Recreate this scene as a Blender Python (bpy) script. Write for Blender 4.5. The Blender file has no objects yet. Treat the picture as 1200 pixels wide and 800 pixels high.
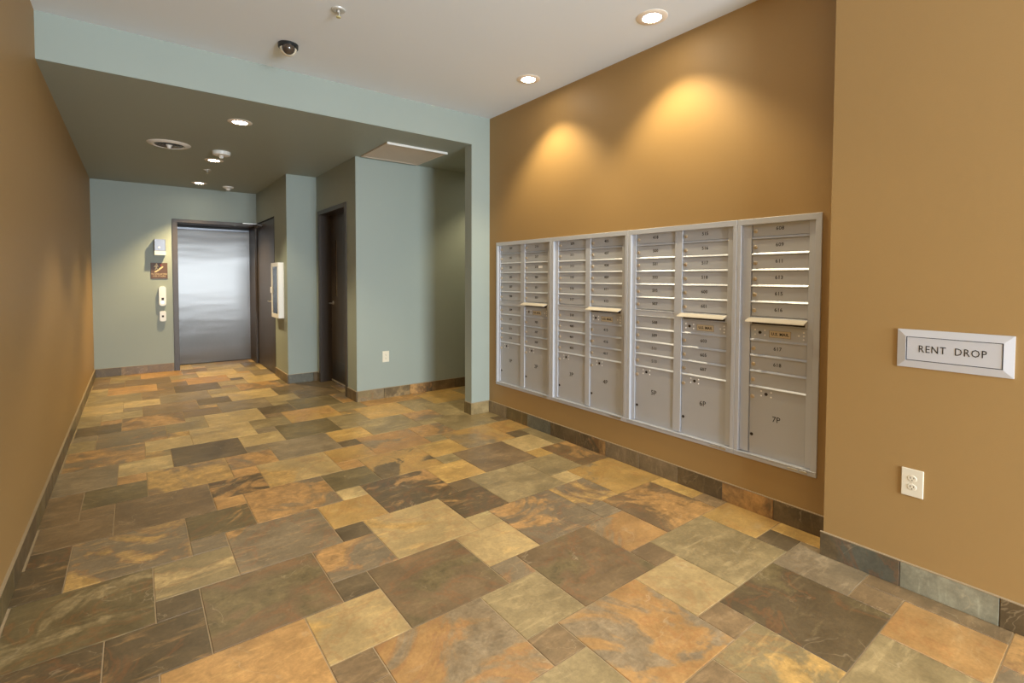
import bpy, bmesh, math, random
from mathutils import Matrix, Vector

random.seed(7)
sc = bpy.context.scene
COL = sc.collection

# ------------------------------------------------------------------ camera
cam = bpy.data.objects.new('camera', bpy.data.cameras.new('camera'))
COL.objects.link(cam)
sc.camera = cam
cam.data.sensor_width = 36
cam.data.lens = 580.09 * 36 / 1200
cam.data.shift_y = -54.84 / 1200
cam.data.clip_start = 0.02
_r = (0.79502994, -0.60656206, 0.00313954)
_u = (0.01792357, 0.02866569, 0.99942835)
_f = (0.60630531, 0.79451919, -0.03366184)
cam.matrix_world = Matrix(((_r[0], _u[0], -_f[0], -2.957),
                           (_r[1], _u[1], -_f[1], 0.0),
                           (_r[2], _u[2], -_f[2], 1.4071),
                           (0, 0, 0, 1)))

# ------------------------------------------------------------------ world, assumed daylight, exposure
world = bpy.data.worlds.new('world')
sc.world = world
world.use_nodes = True
world.node_tree.nodes['Background'].inputs[0].default_value = (0.75, 0.88, 1.0, 1)
world.node_tree.nodes['Background'].inputs[1].default_value = 1.0

def area_light(name, loc, rot, sx, sy, power, color):
    d = bpy.data.lights.new(name, 'AREA')
    d.shape = 'RECTANGLE'; d.size = sx; d.size_y = sy
    d.energy = power; d.color = color
    o = bpy.data.objects.new(name, d); COL.objects.link(o)
    o.location = loc; o.rotation_euler = rot
    return o
# area light added behind the camera for assumed daylight through an assumed glazed entrance
ASSUMED_DAY = area_light('assumed_daylight', (-1.30, -4.43, 1.30), (math.radians(78), 0, 0), 1.9, 2.4, 350, (0.80, 0.91, 1.0))

sc.view_settings.view_transform = 'Standard'
sc.view_settings.look = 'None'
sc.view_settings.exposure = 0.82
sc.view_settings.gamma = 1.0
sc.view_settings.use_curve_mapping = False

# ------------------------------------------------------------------ room dimensions (metres)
XL = -3.420      # left wall face
XR = -0.180      # near right wall face (rent drop)
YR = 1.010       # end of the near right wall
YB = 4.264       # header front face
YB2 = 4.389      # header back face
XC = -0.222      # stub column left face
ZC = 3.050       # lobby ceiling
ZF = 2.755       # passage ceiling
Y4 = 5.474       # outlet wall face
X3 = -0.978      # wall with the recessed door
Y2 = 6.968       # short wall face
X2 = -1.358      # wall with the flush door
YK = 8.961       # back wall face
YE = 9.450       # elevator door plane
YF = -4.5        # front wall face (behind the camera)
XA = 1.60        # end of the side alcove

# ------------------------------------------------------------------ materials
def srgb(r, g, b):
    f = lambda c: (c / 255) / 12.92 if c / 255 <= 0.04045 else ((c / 255 + 0.055) / 1.055) ** 2.4
    return (f(r), f(g), f(b), 1)

def new_mat(name):
    m = bpy.data.materials.new(name); m.use_nodes = True
    nt = m.node_tree
    return m, nt, nt.nodes['Principled BSDF']

def N(nt, typ, **kw):
    n = nt.nodes.new(typ)
    for k, v in kw.items(): setattr(n, k, v)
    return n

def simple(name, col, rough=0.5, metal=0.0, spec=0.5, bump=0.0, bscale=200.0, var=0.0, vscale=3.0):
    m, nt, p = new_mat(name)
    p.inputs['Base Color'].default_value = col
    p.inputs['Roughness'].default_value = rough
    p.inputs['Metallic'].default_value = metal
    p.inputs['Specular IOR Level'].default_value = spec
    tc = N(nt, 'ShaderNodeTexCoord')
    if var:
        no = N(nt, 'ShaderNodeTexNoise'); no.inputs['Scale'].default_value = vscale; no.inputs['Detail'].default_value = 4
        nt.links.new(tc.outputs['Object'], no.inputs['Vector'])
        mx = N(nt, 'ShaderNodeMix', data_type='RGBA')
        mx.inputs[6].default_value = tuple(c * (1 - var) for c in col[:3]) + (1,)
        mx.inputs[7].default_value = tuple(min(1, c * (1 + var)) for c in col[:3]) + (1,)
        nt.links.new(no.outputs['Fac'], mx.inputs[0]); nt.links.new(mx.outputs[2], p.inputs['Base Color'])
    if bump:
        no = N(nt, 'ShaderNodeTexNoise'); no.inputs['Scale'].default_value = bscale; no.inputs['Detail'].default_value = 3
        nt.links.new(tc.outputs['Object'], no.inputs['Vector'])
        b = N(nt, 'ShaderNodeBump'); b.inputs['Strength'].default_value = bump; b.inputs['Distance'].default_value = 0.002
        nt.links.new(no.outputs['Fac'], b.inputs['Height']); nt.links.new(b.outputs['Normal'], p.inputs['Normal'])
    return m

def emit(name, col, strength):
    m, nt, p = new_mat(name)
    p.inputs['Base Color'].default_value = (0.8, 0.8, 0.8, 1)
    p.inputs['Emission Color'].default_value = col
    p.inputs['Emission Strength'].default_value = strength
    return m

M_GOLD = simple('gold_paint', srgb(162, 130, 82), 0.52, spec=0.4, bump=0.25, bscale=260, var=0.03, vscale=1.2)
M_SAGE = simple('sage_paint', srgb(152, 161, 153), 0.55, spec=0.35, bump=0.2, bscale=260, var=0.02, vscale=1.5)
M_CEIL = simple('ceiling_paint', srgb(228, 236, 244), 0.7, spec=0.2, bump=0.15, bscale=220)
M_GROUT = simple('grout', srgb(168, 148, 118), 0.9, spec=0.1, var=0.15, vscale=25, bump=0.3, bscale=400)
M_TRIM = simple('cream_edge_trim', srgb(158, 140, 112), 0.5)
M_ALU = simple('painted_aluminium', srgb(194, 197, 204), 0.38, metal=0.25, spec=0.5, bump=0.12, bscale=700)
M_ALUD = simple('aluminium_door', srgb(186, 188, 193), 0.42, metal=0.25, spec=0.5, bump=0.2, bscale=700, var=0.03, vscale=6)
M_BRASS = simple('lock_brass', srgb(212, 196, 172), 0.3, metal=0.8)
M_KEY = simple('keyway_dark', srgb(52, 42, 32), 0.5, metal=0.3)
M_CHROME = simple('chrome', srgb(225, 225, 225), 0.15, metal=1.0)
M_NICKEL = simple('satin_nickel', srgb(205, 200, 192), 0.28, metal=1.0)
M_PLATE = simple('mail_plate_tan', srgb(196, 178, 148), 0.4)
M_INK = simple('black_ink', srgb(34, 32, 30), 0.6)
M_INKG = simple('grey_ink', srgb(84, 76, 68), 0.6)
M_FLAPLIT = simple('flap_lit_cream', srgb(214, 204, 186), 0.4, metal=0.1)  # light falling on the flap from above, put into its pale colour
M_BRONZE = simple('bronze_frame', srgb(66, 56, 47), 0.4, metal=0.15, bump=0.1, bscale=300, var=0.08, vscale=8)
M_BLACK = simple('black_gap', srgb(20, 18, 16), 0.6)
M_WHITE = simple('white_plastic', srgb(228, 226, 220), 0.35)
M_IVORY = simple('ivory_plastic', srgb(226, 218, 198), 0.35)
M_WHMET = simple('white_enamel', srgb(232, 228, 220), 0.3)
M_GREYBOX = simple('silver_enamel', srgb(118, 120, 126), 0.35, metal=0.6)
M_SIGN = simple('sign_brown', srgb(92, 64, 44), 0.5)
M_SIGNT = simple('sign_cream', srgb(226, 200, 150), 0.5)
M_RED = simple('sign_red', srgb(170, 54, 40), 0.5)
M_DOMEB = simple('camera_black', srgb(30, 32, 32), 0.3)
M_ACCESS = simple('access_panel_tan', srgb(208, 194, 178), 0.5, var=0.05, vscale=5)
M_GREYMETAL = simple('sprinkler_metal', srgb(205, 205, 200), 0.35, metal=0.25)
M_BULB = simple('sprinkler_bulb', srgb(190, 180, 130), 0.3)
M_SMOKED = simple('smoked_dome', srgb(70, 60, 52), 0.08, spec=0.8)
M_ROSE = simple('trim_almond', srgb(238, 228, 214), 0.4)
M_LENS = emit('lamp_lens', (1.0, 0.88, 0.68, 1), 40.0)
M_LED = emit('lit_button', (1.0, 0.45, 0.35, 1), 2.5)
M_STICK = simple('white_sticker', srgb(240, 236, 232), 0.6)
M_KICK = simple('kick_plate_steel', srgb(84, 78, 72), 0.35, metal=0.7)
M_SILL = simple('sill_aluminium', srgb(214, 202, 184), 0.3, metal=0.7)
M_REDCAN = simple('extinguisher_red', srgb(168, 34, 28), 0.3)
M_FROST = simple('frosted_glass', srgb(176, 164, 146), 0.25)
M_GLAZE = simple('assumed_entrance_frame', srgb(60, 58, 56), 0.4, metal=0.4)

def wood_mat():
    m, nt, p = new_mat('dark_wood_veneer')
    tc = N(nt, 'ShaderNodeTexCoord'); mp = N(nt, 'ShaderNodeMapping'); mp.inputs['Scale'].default_value = (60, 60, 1.6)
    no = N(nt, 'ShaderNodeTexNoise'); no.inputs['Scale'].default_value = 1.5; no.inputs['Detail'].default_value = 5
    cr = N(nt, 'ShaderNodeValToRGB')
    cr.color_ramp.elements[0].position = 0.3; cr.color_ramp.elements[0].color = srgb(48, 41, 34)
    cr.color_ramp.elements[1].position = 0.75; cr.color_ramp.elements[1].color = srgb(80, 69, 58)
    nt.links.new(tc.outputs['Object'], mp.inputs['Vector']); nt.links.new(mp.outputs[0], no.inputs['Vector'])
    nt.links.new(no.outputs['Fac'], cr.inputs[0]); nt.links.new(cr.outputs[0], p.inputs['Base Color'])
    p.inputs['Roughness'].default_value = 0.38
    return m
M_WOOD = wood_mat()

def steel_mat():
    m, nt, p = new_mat('brushed_stainless')
    p.inputs['Base Color'].default_value = (0.26, 0.25, 0.24, 1)
    p.inputs['Metallic'].default_value = 1.0
    p.inputs['Roughness'].default_value = 0.34
    p.inputs['Anisotropic'].default_value = 1.0
    tg = N(nt, 'ShaderNodeCombineXYZ'); tg.inputs[0].default_value = 1.0   # vertical brushing spreads reflections sideways
    nt.links.new(tg.outputs[0], p.inputs['Tangent'])
    tc = N(nt, 'ShaderNodeTexCoord'); mp = N(nt, 'ShaderNodeMapping'); mp.inputs['Scale'].default_value = (400, 1, 3)
    no = N(nt, 'ShaderNodeTexNoise'); no.inputs['Scale'].default_value = 1; no.inputs['Detail'].default_value = 3
    nt.links.new(tc.outputs['Object'], mp.inputs[0]); nt.links.new(mp.outputs[0], no.inputs['Vector'])
    mp2 = N(nt, 'ShaderNodeMapping'); mp2.inputs['Scale'].default_value = (0.9, 1, 5.0)
    n2 = N(nt, 'ShaderNodeTexNoise'); n2.inputs['Scale'].default_value = 1.0; n2.inputs['Detail'].default_value = 1
    nt.links.new(tc.outputs['Object'], mp2.inputs[0]); nt.links.new(mp2.outputs[0], n2.inputs['Vector'])
    ad = N(nt, 'ShaderNodeMath', operation='MULTIPLY_ADD'); ad.inputs[1].default_value = 18.0
    nt.links.new(n2.outputs['Fac'], ad.inputs[0]); nt.links.new(no.outputs['Fac'], ad.inputs[2])
    b = N(nt, 'ShaderNodeBump'); b.inputs['Strength'].default_value = 0.25; b.inputs['Distance'].default_value = 0.0006
    nt.links.new(ad.outputs[0], b.inputs['Height']); nt.links.new(b.outputs[0], p.inputs['Normal'])
    return m
M_STEEL = steel_mat()

def glass_mat():
    m, nt, p = new_mat('clear_glass')
    nt.nodes.remove(p)
    out = nt.nodes['Material Output']
    t = N(nt, 'ShaderNodeBsdfTransparent'); g = N(nt, 'ShaderNodeBsdfGlossy'); g.inputs['Roughness'].default_value = 0.03
    fr = N(nt, 'ShaderNodeFresnel'); fr.inputs[0].default_value = 1.5
    mx = N(nt, 'ShaderNodeMixShader')
    nt.links.new(fr.outputs[0], mx.inputs[0]); nt.links.new(t.outputs[0], mx.inputs[1]); nt.links.new(g.outputs[0], mx.inputs[2])
    nt.links.new(mx.outputs[0], out.inputs[0])
    return m
M_GLASS = glass_mat()

# ---- slate: every tile takes its own patch of the stone through the object's random number
SL = {'b': (134, 110, 78), 'd': (108, 91, 65), 'g': (142, 124, 96), 'o': (186, 143, 88), 'c': (194, 166, 114),
      'y': (196, 157, 92), 'k': (156, 136, 96), 'e': (120, 104, 70), 's': (108, 106, 92), 'v': (150, 146, 124)}
_slate = {}
def slate(code):
    if code in _slate: return _slate[code]
    a = SL[code[0]]
    two = len(code) > 1
    b = SL[code[1].lower()] if two else tuple(min(255, c * 1.16 + 4) for c in a)
    dk = tuple(c * 0.82 for c in a)
    m, nt, p = new_mat('slate_' + code + ('_patch' if two and code[1].isupper() else ''))
    L = nt.links.new
    tc = N(nt, 'ShaderNodeTexCoord'); oi = N(nt, 'ShaderNodeObjectInfo')
    mul = N(nt, 'ShaderNodeMath', operation='MULTIPLY'); mul.inputs[1].default_value = 173.0
    L(oi.outputs['Random'], mul.inputs[0])
    cx = N(nt, 'ShaderNodeCombineXYZ'); L(mul.outputs[0], cx.inputs[0]); L(mul.outputs[0], cx.inputs[2])
    add = N(nt, 'ShaderNodeVectorMath', operation='ADD'); L(tc.outputs['Object'], add.inputs[0]); L(cx.outputs[0], add.inputs[1])
    def noise(scale, det, rough=0.55, dist=0.0, vec=None):
        n = N(nt, 'ShaderNodeTexNoise'); n.inputs['Scale'].default_value = scale; n.inputs['Detail'].default_value = det
        n.inputs['Roughness'].default_value = rough; n.inputs['Distortion'].default_value = dist
        L(vec or add.outputs[0], n.inputs['Vector']); return n
    def ramp(src, lo, hi):
        r = N(nt, 'ShaderNodeMapRange'); r.inputs[1].default_value = lo; r.inputs[2].default_value = hi
        L(src, r.inputs[0]); return r.outputs[0]
    def mix(fac, c1, c2):
        x = N(nt, 'ShaderNodeMix', data_type='RGBA')
        if isinstance(fac, float): x.inputs[0].default_value = fac
        else: L(fac, x.inputs[0])
        for i, c in ((6, c1), (7, c2)):
            if isinstance(c, tuple): x.inputs[i].default_value = srgb(*c)
            else: L(c, x.inputs[i])
        return x.outputs[2]
    # soft clouding over the whole stone
    cl = ramp(noise(5.0, 5, 0.6, 0.4).outputs['Fac'], 0.32, 0.70)
    col = mix(cl, dk, a)
    # second colour in patches with torn outlines
    pn = noise(2.4, 6, 0.60, 0.7 if two else 0.5)
    if two: pf = ramp(pn.outputs['Fac'], *((0.545, 0.60) if code[1].isupper() else (0.48, 0.56)))
    else: pf = ramp(pn.outputs['Fac'], 0.46, 0.75)
    fineb = ramp(noise(16, 5, 0.65, 0.6).outputs['Fac'], 0.3, 0.72)
    bcol = mix(fineb, tuple(c * 0.78 for c in b), tuple(min(255, c * 1.10 + 3) for c in b))
    col = mix(pf, col, bcol)
    # rusty film along the patch border
    if two:
        rim = N(nt, 'ShaderNodeMath', operation='SUBTRACT'); rim.inputs[1].default_value = 0.50; L(pn.outputs['Fac'], rim.inputs[0])
        ab = N(nt, 'ShaderNodeMath', operation='ABSOLUTE'); L(rim.outputs[0], ab.inputs[0])
        rf = ramp(ab.outputs[0], 0.022, 0.004)
        rs = N(nt, 'ShaderNodeMath', operation='MULTIPLY'); rs.inputs[1].default_value = 0.22; L(rf, rs.inputs[0])
        col = mix(rs.outputs[0], col, (158, 92, 46))
    # thin pale veins
    vn = noise(2.8, 4, 0.55, 0.8)
    s1 = N(nt, 'ShaderNodeMath', operation='SUBTRACT'); s1.inputs[1].default_value = 0.5; L(vn.outputs['Fac'], s1.inputs[0])
    s2 = N(nt, 'ShaderNodeMath', operation='ABSOLUTE'); L(s1.outputs[0], s2.inputs[0])
    vf = ramp(s2.outputs[0], 0.006, 0.001)
    gate = ramp(noise(4.5, 2).outputs['Fac'], 0.52, 0.62)
    vm = N(nt, 'ShaderNodeMath', operation='MULTIPLY'); L(vf, vm.inputs[0]); L(gate, vm.inputs[1])
    vm2 = N(nt, 'ShaderNodeMath', operation='MULTIPLY'); vm2.inputs[1].default_value = 0.30; L(vm.outputs[0], vm2.inputs[0])
    col = mix(vm2.outputs[0], col, (206, 186, 150))
    # mottling and cleft streaks
    mo = ramp(noise(12, 8, 0.72, 0.3).outputs['Fac'], 0.36, 0.66)
    col = mix(mo, mix(0.34, col, tuple(c * 0.62 for c in a)), col)
    mpn = N(nt, 'ShaderNodeMapping'); mpn.inputs['Rotation'].default_value = (0, 0, 0.6); mpn.inputs['Scale'].default_value = (6, 26, 6)
    L(add.outputs[0], mpn.inputs['Vector'])
    sk = ramp(noise(1.0, 6, 0.65, 0.5, mpn.outputs[0]).outputs['Fac'], 0.54, 0.72)
    sk2 = N(nt, 'ShaderNodeMath', operation='MULTIPLY'); sk2.inputs[1].default_value = 0.30; L(sk, sk2.inputs[0])
    col = mix(sk2.outputs[0], col, tuple(min(255, c * 1.18 + 8) for c in b))
    # grain
    gr = ramp(noise(70, 4, 0.7).outputs['Fac'], 0.35, 0.65)
    hs = N(nt, 'ShaderNodeHueSaturation'); L(col, hs.inputs['Color'])
    gv = N(nt, 'ShaderNodeMapRange'); gv.inputs[3].default_value = 0.92; gv.inputs[4].default_value = 1.12; L(gr, gv.inputs[0]); L(gv.outputs[0], hs.inputs['Value'])
    L(hs.outputs[0], p.inputs['Base Color'])
    rg = N(nt, 'ShaderNodeMapRange'); rg.inputs[3].default_value = 0.30; rg.inputs[4].default_value = 0.46; L(cl, rg.inputs[0]); L(rg.outputs[0], p.inputs['Roughness'])
    p.inputs['Specular IOR Level'].default_value = 0.45
    bn = noise(9, 7, 0.62, 0.5)
    bp = N(nt, 'ShaderNodeBump'); bp.inputs['Strength'].default_value = 0.35; bp.inputs['Distance'].default_value = 0.004
    L(bn.outputs['Fac'], bp.inputs['Height']); L(bp.outputs[0], p.inputs['Normal'])
    _slate[code] = m
    return m

# ------------------------------------------------------------------ mesh helpers
def new_bm(): return bmesh.new()

def box(bm, x0, x1, y0, y1, z0, z1, bev=0.0, seg=1):
    vs = [bm.verts.new(v) for v in ((x0, y0, z0), (x1, y0, z0), (x1, y1, z0), (x0, y1, z0), (x0, y0, z1), (x1, y0, z1), (x1, y1, z1), (x0, y1, z1))]
    fs = [bm.faces.new([vs[i] for i in f]) for f in ((3, 2, 1, 0), (4, 5, 6, 7), (0, 1, 5, 4), (1, 2, 6, 5), (2, 3, 7, 6), (3, 0, 4, 7))]
    if bev:
        es = {e for f in fs for e in f.edges}
        bmesh.ops.bevel(bm, geom=list(es), offset=bev, segments=seg, affect='EDGES', profile=0.5)

def prism(bm, pts, d, axis):
    """closed outline pts (3-D, planar) extruded by vector d"""
    d = Vector(d)
    a = [bm.verts.new(p) for p in pts]; b = [bm.verts.new(Vector(p) + d) for p in pts]
    n = len(pts)
    bm.faces.new(a[::-1]); bm.faces.new(b)
    for i in range(n): bm.faces.new((a[i], a[(i + 1) % n], b[(i + 1) % n], b[i]))

def lathe(bm, prof, M=None, seg=32, close=False):
    """profile [(r,h)] turned round local z; M places it"""
    M = M or Matrix()
    rings = []
    for r, h in prof:
        if r < 1e-6: rings.append([bm.verts.new(M @ Vector((0, 0, h)))])
        else: rings.append([bm.verts.new(M @ Vector((r * math.cos(2 * math.pi * k / seg), r * math.sin(2 * math.pi * k / seg), h))) for k in range(seg)])
    pr = list(zip(rings, rings[1:]))
    if close: pr.append((rings[-1], rings[0]))
    for A, B in pr:
        for k in range(seg):
            k2 = (k + 1) % seg
            if len(A) == 1 and len(B) == 1: continue
            if len(A) == 1: bm.faces.new((A[0], B[k], B[k2]))
            elif len(B) == 1: bm.faces.new((A[k], B[0], A[k2]))
            else: bm.faces.new((A[k], B[k], B[k2], A[k2]))

def tube(bm, pts, r, seg=10):
    pts = [Vector(p) for p in pts]
    rings = []
    for i, p in enumerate(pts):
        t = (pts[min(i + 1, len(pts) - 1)] - pts[max(i - 1, 0)]).normalized()
        a = t.orthogonal().normalized(); b = t.cross(a)
        rings.append([bm.verts.new(p + (a * math.cos(2 * math.pi * k / seg) + b * math.sin(2 * math.pi * k / seg)) * r) for k in range(seg)])
    for A, B in zip(rings, rings[1:]):
        for k in range(seg): bm.faces.new((A[k], A[(k + 1) % seg], B[(k + 1) % seg], B[k]))
    bm.faces.new(rings[0][::-1]); bm.faces.new(rings[-1])

def mesh_of(bm, name, mat, smooth=False):
    bmesh.ops.recalc_face_normals(bm, faces=bm.faces)
    me = bpy.data.meshes.new(name); bm.to_mesh(me); bm.free()
    if mat: me.materials.append(mat)
    if smooth:
        for p in me.polygons: p.use_smooth = True
        try: me.set_sharp_from_angle(angle=math.radians(40))
        except Exception: pass
    return me

def link(name, me, parent=None, loc=(0, 0, 0), rot=None):
    o = bpy.data.objects.new(name, me); COL.objects.link(o)
    if parent: o.parent = parent
    o.location = loc
    if rot: o.rotation_euler = rot
    return o

def tag(o, label, cat, group=None):
    o['label'] = label; o['category'] = cat
    if group: o['group'] = group
    return o

def thing(name, label, cat, loc, group=None):
    o = bpy.data.objects.new(name, None); COL.objects.link(o); o.location = loc
    o.empty_display_size = 0.05
    return tag(o, label, cat, group)

def part(name, bm, mat, parent, smooth=False, world=True):
    """a part built in world coordinates under a thing (or under a part whose own location is zero)"""
    root = parent; off = Vector((0, 0, 0))
    while root is not None: off += root.location; root = root.parent
    if world: bmesh.ops.translate(bm, verts=bm.verts, vec=-off)
    return link(name, mesh_of(bm, name, mat, smooth), parent)

def struct(name, bm, mat, label=None):
    o = link(name, mesh_of(bm, name, mat)); o['kind'] = 'structure'
    if label: o['label'] = label
    return o

def text_mesh(body, size, mat, extrude=0.0, space=1.0, ax='CENTER', bold=0.0):
    c = bpy.data.curves.new('txt', 'FONT'); c.body = body; c.size = size; c.align_x = ax; c.align_y = 'CENTER'
    c.resolution_u = 2; c.extrude = extrude; c.space_character = space; c.offset = bold
    o = bpy.data.objects.new('txt', c); COL.objects.link(o)
    bpy.context.view_layer.update()
    me = bpy.data.meshes.new_from_object(o.evaluated_get(bpy.context.evaluated_depsgraph_get()))
    bpy.data.objects.remove(o); bpy.data.curves.remove(c)
    me.materials.clear(); me.materials.append(mat)
    for p in me.polygons: p.material_index = 0
    return me

# local frames: reading direction, up, outward
F_R = Matrix(((0, 0, -1), (-1, 0, 0), (0, 1, 0)))   # on a wall facing -X
F_B = Matrix(((1, 0, 0), (0, 0, -1), (0, 1, 0)))    # on a wall facing -Y
R_R = F_R.to_euler(); R_B = F_B.to_euler()
R_DOWN = Matrix(((1, 0, 0), (0, -1, 0), (0, 0, -1))).to_4x4()  # local +z points down (ceiling fixtures)

# ------------------------------------------------------------------ the room shell
T = 0.12
def wall_pieces(name, mat, boxes, label=None):
    bm = new_bm()
    for b in boxes: box(bm, *b)
    return struct(name, bm, mat, label)

wall_pieces('wall_left', M_GOLD, [(XL - T, XL, YF - T, 9.60, 0, ZC)], 'long gold-tan wall on the left')
MB_Y0, MB_Y1, MB_Z0, MB_Z1 = 1.135, 4.118, 0.338, 1.742      # opening for the mailboxes
wall_pieces('wall_right', M_GOLD, [(0, T, YR - T, MB_Y0, 0, ZC), (0, T, MB_Y1, YB, 0, ZC), (0, T, MB_Y0, MB_Y1, 0, MB_Z0), (0, T, MB_Y0, MB_Y1, MB_Z1, ZC)], 'gold-tan wall holding the mailboxes')
wall_pieces('wall_right_near', M_GOLD, [(XR, T, YF - T, YR, 0, ZC)], 'gold-tan wall stepping forward beside the mailboxes')
wall_pieces('wall_header', M_SAGE, [(XL, XA + T, YB, YB2, ZF, ZC), (XC, XA + T, YB, YB2, 0, ZF)], 'grey-green header and wall end framing the passage')
wall_pieces('wall_passage_outlet', M_SAGE, [(X3, XA + T, Y4, Y4 + T, 0, ZF)], 'grey-green wall facing the lobby behind the wall end')
wall_pieces('wall_alcove_end', M_SAGE, [(XA, XA + T, YB2, Y4, 0, ZF)])
D3Y0, D3Y1, D3Z = 5.834, 6.82, 2.234     # recessed door opening
wall_pieces('wall_passage_door', M_SAGE, [(X3, X3 + 0.2, Y4 + T, D3Y0 - 0.02, 0, ZF), (X3, X3 + 0.2, D3Y1 + 0.02, Y2, 0, ZF), (X3, X3 + 0.2, D3Y0 - 0.02, D3Y1 + 0.02, D3Z + 0.02, ZF)])
wall_pieces('wall_passage_short', M_SAGE, [(X2, X3 + 0.2, Y2, Y2 + T, 0, ZF)])
D2Y0, D2Y1, D2Z = 7.69, 8.925, 2.262
wall_pieces('wall_passage_flush_door', M_SAGE, [(X2, X2 + T, Y2 + T, D2Y0, 0, ZF), (X2, X2 + T, D2Y1, 9.60, 0, ZF), (X2, X2 + T, D2Y0, D2Y1, D2Z, ZF)])
EX0, EX1, EZ = -2.430, -1.368, 2.226
wall_pieces('wall_back', M_SAGE, [(XL, EX0 - 0.03, YK, 9.60, 0, ZF)], 'grey-green back wall left of the elevator')
wall_pieces('wall_over_elevator', M_SAGE, [(EX0 - 0.03, X2, YK, 9.60, EZ + 0.02, ZF)], 'grey-green back wall above the elevator')
wall_pieces('wall_elevator_shaft', M_BLACK, [(EX0 - 0.03, X2, YE + 0.06, 9.60, 0, EZ + 0.02)])
wall_pieces('ceiling', M_CEIL, [(XL - T, T, YF - T, YB, ZC, ZC + T)], 'smooth white lobby ceiling')
wall_pieces('ceiling_passage', M_SAGE, [(XL - T, XA + T, YB2, 9.60, ZF, ZF + T)], 'lower grey-green ceiling of the passage')
# assumed glazed entrance added for the daylight, unseen behind the camera
WX0, WX1, WZ1 = -2.45, -0.28, 2.60
wall_pieces('wall_front', M_GOLD, [(XL, WX0, YF - T, YF, 0, ZC), (WX1, XR, YF - T, YF, 0, ZC), (WX0, WX1, YF - T, YF, WZ1, ZC)])
bm = new_bm()
for x in (WX0, -1.74, -1.05, WX1 - 0.06): box(bm, x, x + 0.06, YF - 0.09, YF - 0.03, 0, WZ1)
for z in (0, 2.08, WZ1 - 0.06): box(bm, WX0 + 0.06, WX1 - 0.06, YF - 0.085, YF - 0.035, z, z + 0.06)
win = struct('assumed_window_1', bm, M_GLAZE, 'assumed unseen glazed entrance with dark metal mullions')
for xa, xb in ((WX0 + 0.06, -1.74), (-1.68, -1.05), (-0.99, WX1 - 0.06)):
    for za, zb in ((0.06, 2.08), (2.14, WZ1 - 0.06)):
        bm = new_bm(); box(bm, xa, xb, YF - 0.063, YF - 0.057, za, zb)
        part('pane', bm, M_GLASS, win)

# ------------------------------------------------------------------ slate floor: 3x3, 2x2 and 1x1 modules
U, TX, TY = 0.1633, -2.0939, 2.2747
FLOOR_Z = -0.0035
bm = new_bm(); box(bm, XL - T, XA + T, YF - T, 9.60, -0.12, FLOOR_Z)
floor = struct('floor', bm, M_GROUT, 'slate tile floor in three sizes of squares')

LOOKS = """bo go k b oy b b d ky b y g d og k b k c b yg b og b b b k go b og g y o b b c d go c c yg gy c do b do d c go d k do b b k y e go kc go do yo c b y k k c d gy do do go ek o yd e o yg y k yo d b b b y do o og yo d k go k k k k k k k b gy e o g go g k y k k go k o k d k k b g d c ky e c g y k ky y k o o k k c go c c gy yo k b o k o y og go k g c k k e d k go bo d go g b ky d k d k b k g c d k d d b c g c b go k b e k d b bo c k d o k c o b o g c yo b b k c k go c k d b o k o k b yo d c k c b k o k b""".split()

for _k, _v in {13: 'oG', 36: 'gO', 56: 'gO', 71: 'gO', 74: 'yD', 59: 'dO', 50: 'dO', 44: 'dO', 42: 'dO', 88: 'oG', 46: 'cY', 37: 'cY', 34: 'cY', 85: 'cY',
               24: 'bE', 27: 'bO', 33: 'bE', 43: 'bE', 55: 'eK', 52: 'bO', 7: 'dE', 17: 'cK', 4: 'oK', 8: 'kY', 69: 'dO', 70: 'dO', 86: 'dO', 72: 'eO', 60: 'yK', 19: 'yG', 39: 'yG'}.items():
    LOOKS[_k] = _v

def tile_mesh(w, d, name='tile'):
    """chamfered slab, origin at its corner, top at z = 0"""
    g = 0.0022; c = 0.0016
    bm = new_bm()
    rings = []
    for ins, z in ((0, -0.010), (0, -c), (c, 0.0)):
        x0, x1, y0, y1 = g + ins, w - g - ins, g + ins, d - g - ins
        rings.append([bm.verts.new(v) for v in ((x0, y0, z), (x1, y0, z), (x1, y1, z), (x0, y1, z))])
    for A, B in zip(rings, rings[1:]):
        for k in range(4): bm.faces.new((A[k], A[(k + 1) % 4], B[(k + 1) % 4], B[k]))
    bm.faces.new(rings[-1])
    return mesh_of(bm, name, None)

KINDS = (('L', 0, -3, 3), ('M', -2, -3, 2), ('S', -1, -1, 1))
_shared = {}
def seen(x, y):
    if x < XL or y > YE: return False
    if y > YK and not (-2.43 < x < -1.36): return False
    if x > (XR if y < YR else 0) and y < YB2: return False
    if x > X3 and y > Y4: return False
    if x > X2 and y > Y2: return False
    q = (x + 2.957, y, -1.4071)
    z = sum(a * b for a, b in zip(q, _f))
    if z < 0.3: return False
    px = 600 + 580.09 * sum(a * b for a, b in zip(q, _r)) / z
    py = 345.16 - 580.09 * sum(a * b for a, b in zip(q, _u)) / z
    return 0 <= px < 1200 and 0 <= py < 800

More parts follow.
